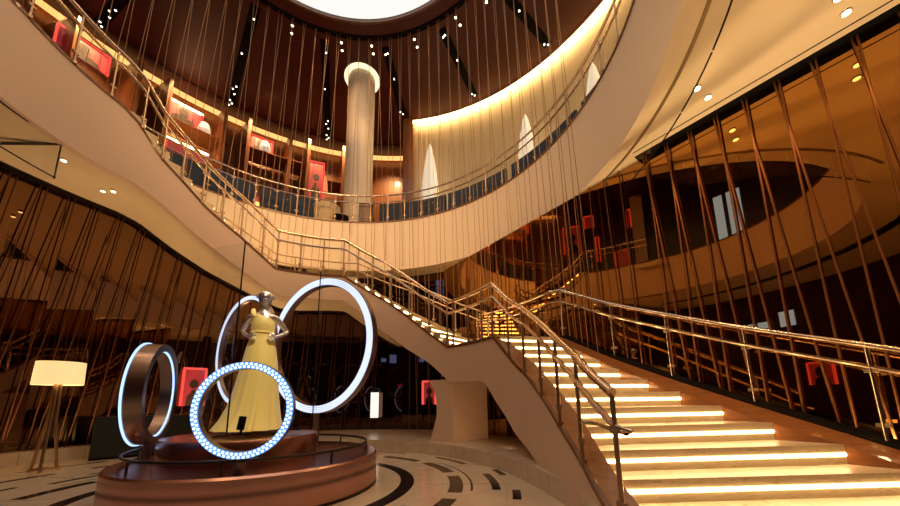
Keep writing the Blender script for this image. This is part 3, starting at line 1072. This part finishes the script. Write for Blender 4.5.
def shelf_lamp(r, t, z, label):
    c = pt(r, t, z)
    root = thing('table_lamp', label, 'lamp', c)
    MB().lathe((c[0], c[1], z), [(.09, 0), (.08, .02)], 16).build('base', M['brass'], root)
    MB().tube([(c[0], c[1], z), (c[0], c[1], z + .2)], .015, 8).build('stem', M['brass'], root)
    MB().lathe((c[0], c[1], z + .16), [(.20, 0), (.14, .26)], 24).build('lamp_shade', M['white_cone'], root, smooth=True)


c = pt(5.35, 125, H1)
lt = thing('lantern', 'small red and yellow glowing lantern standing before the left navy sofa', 'lantern', c)
MB().lathe((c[0], c[1], H1 + .1), [(.05, 0), (.05, .45)], 14).build('body', M['poster'], lt, smooth=True)
MB().lathe((c[0], c[1], H1), [(.07, 0), (.06, .1)], 14).build('base', M['dark_metal'], lt)
MB().lathe((c[0], c[1], H1 + .25), [(.052, 0), (.052, .12)], 14).build('glow_band', M['poster_warm'], lt)
MB().lathe((c[0], c[1], H1 + .55), [(.05, 0), (.02, .06)], 14).build('cap', M['dark_metal'], lt)
shelf_lamp(9.1, 135.5, 10.6, 'small glowing lamp on the long wood shelf')
shelf_lamp(9.0, 123.2, 10.8, 'small glowing lamp in front of the square portrait picture')

# ------------------------------------------------------------------ display podium
PC = (CX, CY, 0)
pod = thing('display_podium', 'round two-tier brushed copper display podium', 'podium', PC)
MB().lathe(PC, [(1.36, 0.), (1.385, .03), (1.385, .355), (1.365, .375)], 96).build('lower_tier', M['podium'], pod, smooth=True)
MB().lathe((-2.5, 4.2, 0), [(.82, .375), (.82, .60), (.805, .62)], 96).build('upper_tier', M['podium'], pod, smooth=True)
MB().lathe(PC, [(1.37, 0.), (1.392, 0), (1.392, .018), (1.37, .018)], 96, True).build('floor_trim', M['dark_metal'], pod)
gr = thing('guard_rail', 'thin dark guard rail curving around the lower tier of the podium', 'guard rail', (CX, CY, .375))
MB().tube([pt(1.25, t, .488) for t in range(0, 360, 4)], .016, 8, closed=True).build('rail', M['dark_metal'], gr, smooth=True)
for t in range(15, 360, 45):
    MB().tube([pt(1.25, t, .376), pt(1.25, t, .488)], .011, 8).build('post', M['dark_metal'], gr)


def ring_light(label, c, rad, band, width, alpha, face, stand_z, style):
    """upright ring; alpha = direction of its horizontal diameter"""
    c = Vector(c)
    u = Vector((math.cos(math.radians(alpha)), math.sin(math.radians(alpha)), 0))
    w = Vector((0, 0, 1))
    n = u.cross(w)          # front normal
    if n.dot(Vector((0, 0, .99)) - c) < 0:
        n = -n
    root = thing('ring_light', label, 'ring light', (c.x, c.y, stand_z))
    N = 96

    def P(a, r, d):
        return c + u * math.cos(a) * r + w * math.sin(a) * r + n * d

    def torus(name, prof, m, parent):
        mb = MB()
        K = len(prof)
        for i in range(N):
            a = 2 * PI * i / N
            mb.v += [tuple(P(a, r, d)) for r, d in prof]
        for i in range(N):
            j = (i + 1) % N
            for k in range(K):
                k2 = (k + 1) % K
                mb.f.append((i * K + k, i * K + k2, j * K + k2, j * K + k))
        return mb.build(name, m, parent, smooth=True)
    h = width / 2
    torus('housing', [(rad - band, -h), (rad, -h), (rad, h), (rad - band, h)], M['ring_metal'], root)
    if style == 'dots':
        f = torus('light_face', [(rad - band + .004, h), (rad - .004, h), (rad - .004, h + .006), (rad - band + .004, h + .006)], M['led_dots_face'], root)
        for row in range(2):
            rr = rad - band * (.30 + .4 * row)
            mb = MB()
            nn_ = 64
            for i in range(nn_):
                a = 2 * PI * (i + .5 * row) / nn_
                cc = P(a, rr, h + .007)
                q = band * .185
                ring = [cc + (u * math.cos(2 * PI * s / 8) + w * math.sin(2 * PI * s / 8)) * q for s in range(8)]
                mb.add(ring + [x + n * .003 for x in ring], [tuple(range(8)), tuple(range(8, 16))] + [(s, (s + 1) % 8, 8 + (s + 1) % 8, 8 + s) for s in range(8)])
            mb.build('bead_row', M['bead'], root)
    elif style == 'white':
        nb = 4
        for q in range(nb):
            ra, rb = rad - band + .006 + (band - .012) * q / nb, rad - band + .006 + (band - .012) * (q + .84) / nb
            torus('light_strip', [(ra, h), (rb, h), (rb, h + .008), (ra, h + .008)], M['led_white'], root)
    else:
        torus('light_edge', [(rad - .004, -h - .012), (rad + .012, -h - .012), (rad + .012, -h + .006), (rad - .004, -h + .006)], M['led_edge'], root)
        torus('light_edge', [(rad - band - .010, h - .035), (rad - band + .004, h - .035), (rad - band + .004, h - .017), (rad - band - .010, h - .017)], M['led_edge'], root)
    MB().tube([(c.x, c.y, stand_z - .002), (c.x, c.y, c.z - rad + .01)], .05, 14).build('stand', M['ring_metal'], root)
    return root


M['led_dots_face'] = glow('ring_light_face', (.16, .40, 1.), 1.0)
M['bead'] = glow('white_light_bead', (.62, .84, 1.), 2.2)
M['led_edge'] = glow('blue_white_edge', (.36, .56, 1.), 2.0)
ring_light('oval-looking copper ring with blue edge light, left on the lower tier', (-3.47, 3.95, 1.12), .575, .085, .165, 115, 1, .375, 'edge')
ring_light('front ring of blue dotted lights before the yellow gown', (-1.935, 3.20, .935), .448, .07, .06, 8, 1, .375, 'dots')
ring_light('largest white glowing ring behind the mannequin', (-1.97, 5.02, 1.86), 1.03, .115, .10, -25, 1, .375, 'white')
ring_light('narrow blue ring half hidden behind the yellow gown', (-3.06, 4.93, 1.77), .83, .07, .06, -33, 1, .375, 'white')

# tall display glass
for (a, b, z1, l) in (((-2.72, 3.64), (-2.26, 3.48), 2.76, 'tall glass sheet standing in front of the mannequin'), ((-2.98, 4.12), (-2.86, 4.40), 2.70, 'glass sheet standing at the left of the mannequin'),
                      ((-1.84, 4.66), (-1.76, 4.36), 2.76, 'glass sheet standing at the right of the mannequin before the largest ring')):
    A, B = Vector((*a, 0)), Vector((*b, 0))
    d = (B - A).normalized()
    n = Vector((-d.y, d.x, 0)) * .006
    P = [A - n, B - n, B + n, A + n]
    root = thing('glass_sheet', l, 'glass sheet', ((A.x + B.x) / 2, (A.y + B.y) / 2, .675))
    MB().hexa([(p.x, p.y, .675) for p in P] + [(p.x, p.y, z1) for p in P]).build('pane', M['glass_edge'], root)
    P = [A - n * 1.1, A - n * 1.1 + d * .008, A + n * 1.1 + d * .008, A + n * 1.1] if a[0] == -1.83 else [B - n * 1.1 - d * .008, B - n * 1.1, B + n * 1.1, B + n * 1.1 - d * .008]
    MB().hexa([(p.x, p.y, .675) for p in P] + [(p.x, p.y, z1) for p in P]).build('dark_edge', M['black'], root)

# small black spotlights on the upper tier
for (x, y, l) in ((-2.16, 3.55, 'small black spotlight at the hem of the yellow gown'), (-1.86, 4.1, 'small black spotlight right of the gown on the upper tier')):
    root = thing('floor_spotlight', l, 'spotlight', (x, y, .675))
    MB().box((x, y, .683), (.13, .10, .016)).build('base', M['black'], root)
    MB().tube([(x, y, .685), (x, y, .735)], .012, 8).build('bracket', M['black'], root)
    MB().tube([(x, y - .02, .725), (x, y + .01, .855)], .035, 14).build('lamp_head', M['black'], root, smooth=True)

# ------------------------------------------------------------------ mannequin with gown
MX, MY, MZ = -2.405, 4.22, .675
MS = 1.005
man = thing('mannequin', 'chrome mannequin with hand on hip wearing a long pale yellow gown', 'mannequin', (MX, MY, MZ))
FA = math.radians(-62)                      # facing direction
fwd = Vector((math.cos(FA), math.sin(FA), 0))
lft = Vector((-fwd.y, fwd.x, 0))            # mannequin's left = picture right


def mp(l, f, z):
    return Vector((MX, MY, MZ)) + (lft * l + fwd * f + Vector((0, 0, z))) * MS


sk_v, sk_e, sk_r = [], [], []


def chain(pts, start=None):
    prev = start
    for (l, f, z, r) in pts:
        sk_v.append(mp(l, f, z))
        sk_r.append(r)
        i = len(sk_v) - 1
        if prev is not None:
            sk_e.append((prev, i))
        prev = i
    return prev


pel = chain([(0, 0, .98, .14)])
ch = chain([(0, 0, 1.13, .10), (0, .01, 1.28, .105), (0, .0, 1.395, .10)], pel)
nk = chain([(0, 0, 1.475, .055), (0, .01, 1.535, .047)], ch)
hd = chain([(0, .02, 1.595, .078), (0.0, .02, 1.675, .098), (0, .015, 1.75, .074)], nk)
for s in (-1, 1):
    if s == 1:
        sh = chain([(.140, 0, 1.405, .047), (.215, -.03, 1.32, .039), (.285, -.06, 1.235, .033), (.22, .04, 1.18, .027), (.165, .09, 1.145, .022)], ch)
    else:
        sh = chain([(-.140, 0, 1.405, .047), (-.20, -.05, 1.31, .039), (-.235, -.10, 1.22, .033), (-.19, -.02, 1.17, .027), (-.155, .05, 1.14, .022)], ch)
    hand = chain([(s * .138, .118 if s > 0 else .09, 1.13, .022)], sh)
    # thumb and four fingers spread over the hip
    base = sk_v[hand]
    for q, (dl, dz, ln) in enumerate(((-.012, .030, .045), (.0, .018, .075), (.0, .004, .082), (.0, -.011, .076), (.0, -.026, .06))):
        b0 = (s * .138 - s * .008, .126 if s > 0 else .10, 1.13 + dz, .009)
        b1 = (s * (.138 - ln * .55), .125 + ln * .35 - (.02 if q == 0 else 0), 1.13 + dz * 1.5, .008)
        b2 = (s * (.138 - ln), .125 + ln * .45 - (.02 if q == 0 else 0), 1.13 + dz * 1.7 - .006, .0065)
        chain([b0, b1, b2], hand)
    lg = chain([(s * .09, 0, .86, .095), (s * .095, .02, .48, .058), (s * .10, -.02, .10, .036), (s * .10, .10, .03, .03)], pel)
me = bpy.data.meshes.new('mannequin_body')
me.from_pydata([tuple(v - Vector((MX, MY, MZ))) for v in sk_v], sk_e, [])
body = bpy.data.objects.new('body', me)
COL.objects.link(body)
body.parent = man
md = body.modifiers.new('skin', 'SKIN')
for i, sv in enumerate(me.skin_vertices[0].data):
    sv.radius = (sk_r[i], sk_r[i] * (.8 if i in (0, 1, 2, 3) else 1))
    sv.use_root = (i == 0)
md.use_smooth_shade = True
sb = body.modifiers.new('sub', 'SUBSURF')
sb.levels = sb.render_levels = 2
me.materials.append(M['silver'])
# face: nose and brow ridge, ears
hc = mp(0, .02, 1.675)
MB().tube([hc + fwd * .090 + Vector((0, 0, .02)), hc + fwd * .112 + Vector((0, 0, -.018)), hc + fwd * .092 + Vector((0, 0, -.028))], [.009, .014, .008], 8).build('nose', M['silver'], man, smooth=True)
for q in (-1, 1):
    MB().tube([hc + lft * q * .092 + Vector((0, 0, .025)), hc + lft * q * .096 + Vector((0, 0, -.03))], .011, 6).build('ear', M['silver'], man, smooth=True)
MB().tube([hc + fwd * .080 + lft * -.022 + Vector((0, 0, -.055)), hc + fwd * .086 + Vector((0, 0, -.053)), hc + fwd * .080 + lft * .022 + Vector((0, 0, -.055))], .007, 6).build('mouth', M['silver'], man, smooth=True)
# gown
rows = []
NG = 96
prof = [(.0, .345, .40, .12), (.04, .33, .38, .105), (.12, .30, .345, .08), (.25, .27, .30, .05), (.42, .242, .255, .03), (.60, .222, .228, .015), (.80, .198, .192, 0), (.95, .175, .165, 0), (1.05, .155, .145, 0), (1.14, .138, .125, 0), (1.19, .130, .120, 0), (1.25, .135, .134, 0), (1.33, .140, .138, 0), (1.395, .130, .108, 0)]
mb = MB()
for (z, a, b, tr) in prof:
    amp = .10 * max(0, (1.0 - z)) ** 1.3
    for k in range(NG):
        t = 2 * PI * k / NG
        f = 1 + amp * (.55 * math.sin(13 * t) + .3 * math.sin(21 * t + 1.) + .25 * math.sin(7 * t + 2))
        zz = z
        if z > 1.3:
            zz = z - .045 * math.cos(t)      # one-shoulder neckline, high on the mannequin's left... lower on the other side
        l = a * math.cos(t) * f
        fo = b * math.sin(t) * f
        tx_ = -tr * .75 - (tr * .5 * max(0, -math.cos(t)))
        mb.v.append(tuple(mp(l + tx_ * .62, fo + tx_ * .1, zz + .005)))
K = len(prof)
for i in range(K - 1):
    for k in range(NG):
        k2 = (k + 1) % NG
        mb.f.append((i * NG + k, i * NG + k2, (i + 1) * NG + k2, (i + 1) * NG + k))
mb.build('gown', M['gown'], man, smooth=True)
MB().tube([mp(-.09, .085, 1.38), mp(-.12, .05, 1.43), mp(-.125, -.01, 1.488), mp(-.10, -.06, 1.40)], [.026, .028, .028, .026], 8).build('shoulder_strap', M['gown'], man, smooth=True)
mb = MB()
for k in range(NG):
    t = 2 * PI * k / NG
mb.tube([mp(.132 * math.cos(t), .122 * math.sin(t), 1.19) for t in [2 * PI * k / 40 for k in range(40)]], .012, 6, closed=True).build('waistband', M['gown'], man, smooth=True)

# ------------------------------------------------------------------ floor lamp, planter
LX, LY = -6.27, 5.38
lamp = thing('floor_lamp', 'floor lamp with cream drum shade and three slim brass legs', 'lamp', (LX, LY, 0))
MB().lathe((LX, LY, 1.32), [(.285, 0), (.275, .36), (.268, .36), (.278, 0)], 40, True).build('lamp_shade', M['lampshade'], lamp, smooth=True)
MB().lathe((LX, LY, 1.64), [(.26, 0), (.26, .01)], 32).build('shade_top', M['lampshade'], lamp)
for k in range(3):
    a = math.radians(70 + 120 * k)
    MB().tube([(LX + .15 * math.cos(a), LY + .15 * math.sin(a), .03), (LX + .05 * math.cos(a), LY + .05 * math.sin(a), .8), (LX + .035 * math.cos(a), LY + .035 * math.sin(a), 1.36)], [.018, .024, .018], 10).build('leg', M['brass'], lamp, smooth=True)
    MB().tube([(LX, LY, .05), (LX + .19 * math.cos(a), LY + .19 * math.sin(a), .02)], .019, 8).build('foot', M['brass'], lamp, smooth=True)
MB().lathe((LX, LY, 1.42), [(.03, 0), (.045, .06), (.03, .12)], 12).build('bulb', M['led_down'], lamp)

pl = thing('low_counter', 'low dark green counter behind the podium at the left', 'counter', (-6.0, 6.8, 0))
A, B = Vector((-6.55, 6.3, 0)), Vector((-5.5, 7.3, 0))
d = (B - A).normalized()
n = Vector((-d.y, d.x, 0))
P = [A, B, B + n * .35, A + n * .35]
MB().hexa([(p.x, p.y, .04) for p in P] + [(p.x, p.y, .74) for p in P]).build('body', M['planter'], pl)
P = [A - d * .02 - n * .02, B + d * .02 - n * .02, B + d * .02 + n * .37, A - d * .02 + n * .37]
MB().hexa([(p.x, p.y, .74) for p in P] + [(p.x, p.y, .77) for p in P]).build('countertop', M['planter'], pl)
P = [A + n * .04, B + n * .04, B + n * .31, A + n * .31]
MB().hexa([(p.x, p.y, .0) for p in P] + [(p.x, p.y, .04) for p in P]).build('plinth', M['black'], pl)

# ------------------------------------------------------------------ world, lights, camera
w = bpy.data.worlds.new('world')
SC.world = w
w.use_nodes = True
w.node_tree.nodes['Background'].inputs[0].default_value = (.30, .13, .045, 1)
w.node_tree.nodes['Background'].inputs[1].default_value = .1


def spot(name, loc, target, energy, col, size=60, blend=.6, rad=.08):
    l = bpy.data.lights.new(name, 'SPOT')
    l.energy = energy
    l.color = col
    l.spot_size = math.radians(size)
    l.spot_blend = blend
    l.shadow_soft_size = rad
    o = bpy.data.objects.new(name, l)
    COL.objects.link(o)
    o.location = loc
    v = Vector(target) - Vector(loc)
    o.rotation_mode = 'QUATERNION'
    o.rotation_quaternion = Vector((0, 0, -1)).rotation_difference(v.normalized())
    return o


WARM = (1., .57, .255)
for i, t in enumerate((18, 63, 108.5, 153.5, 200, 245, 290, 335)):
    spot('ceiling_spot', pt(4.75, t, HC - .2), pt(1.2 if t in (18, 335, 290) else 2.0, t + 180, 0), 90 if t in (18, 335, 63) else 190, WARM, 75, .6, .3)
for r, t in ((5.55, -7.5), (6.4, -15), (5.6, -28), (7.0, -25)):
    spot('soffit_spot', pt(r, t, H0 - .05), pt(r, t, 0), 60, WARM, 110)
for t in (45, 62, 80, 98, 116, 134):
    spot('fascia_fill', pt(4.3, t + 180, HC - .3), pt(4.92, t, 5.2), 1150, WARM, 34, .9, .3)  # added spots that brighten the balcony fascia
for t in (92, 103, 112, 124, 139, 154):
    spot('alcove_fill', pt(8.3, t, HC - .12), pt(9.9, t, 9.2), 480, (1., .55, .22), 80, .9, .1)  # extra spots put in to lift the alcove wood
spot('column_fill', pt(3.0, 135, HC - 1.5), pt(6.0, 96.6, 10.6), 300, WARM, 40, .9, .2)  # added light on the column shaft, here and on the next line
spot('column_fill', pt(3.0, 70, HC - .3), pt(6.0, 96.6, 8.6), 330, WARM, 40, .9, .2)
for t in (122, 133, 144, 155, 166, 177):
    spot('left_soffit_fill', pt(5.0, t, ZP + .04), pt(4.8, t, 5.), 80, (1., .58, .25), 165, 1., .03)  # added fill from below for the left soffit, no fixture modelled
for q in (-1.6, -2.6, -3.6, -4.6, -5.6):  # unseen spots behind the skirt, added to brighten the right soffit
    spot('right_soffit_fill', plane_pt(q, .5 if q < -3 else 1.2, DM - .12), plane_pt(q, 5., DM - 1.2), 105, (1., .66, .32), 120, .9, .03)
    spot('right_soffit_fill', plane_pt(q, .5 if q < -3 else 1.2, DM - .14), plane_pt(q - .3, 4.7, DM - 2.6), 110, (1., .66, .32), 80, .9, .03)
spot('pillar_fill', pt(3.6, 20, ZP + .03), (.3, 6.8, 1.0), 14, WARM, 100, .9, .03)  # small added fill that lifts the pillar's front face
spot('gown_spot', (-.6, 2.2, 6.0), (MX, MY, 1.5), 700, (1., .88, .62), 22)

cam = bpy.data.cameras.new('camera')
co = bpy.data.objects.new('camera', cam)
COL.objects.link(co)
F, p, r = 335.34, .172, .013
cam.sensor_width = 36
cam.lens = F / 900 * 36
cam.shift_y = (342.54 - 253) / 900
cam.clip_start = .05
f = Vector((0, math.cos(p), math.sin(p)))
u = Vector((0, -math.sin(p), math.cos(p)))
x = Vector((1, 0, 0))
xr = x * math.cos(r) - u * math.sin(r)
ur = x * math.sin(r) + u * math.cos(r)
m4 = Matrix(((xr.x, ur.x, -f.x, 0), (xr.y, ur.y, -f.y, 0), (xr.z, ur.z, -f.z, .99), (0, 0, 0, 1)))
co.matrix_world = m4
SC.camera = co
SC.view_settings.view_transform = 'Standard'
SC.view_settings.look = 'None'
SC.view_settings.exposure = 0.
SC.view_settings.gamma = 1.
SC.cycles.max_bounces = 10
SC.cycles.glossy_bounces = 6
SC.cycles.transparent_max_bounces = 24
SC.cycles.sample_clamp_indirect = 4.
SC.cycles.use_denoising = True
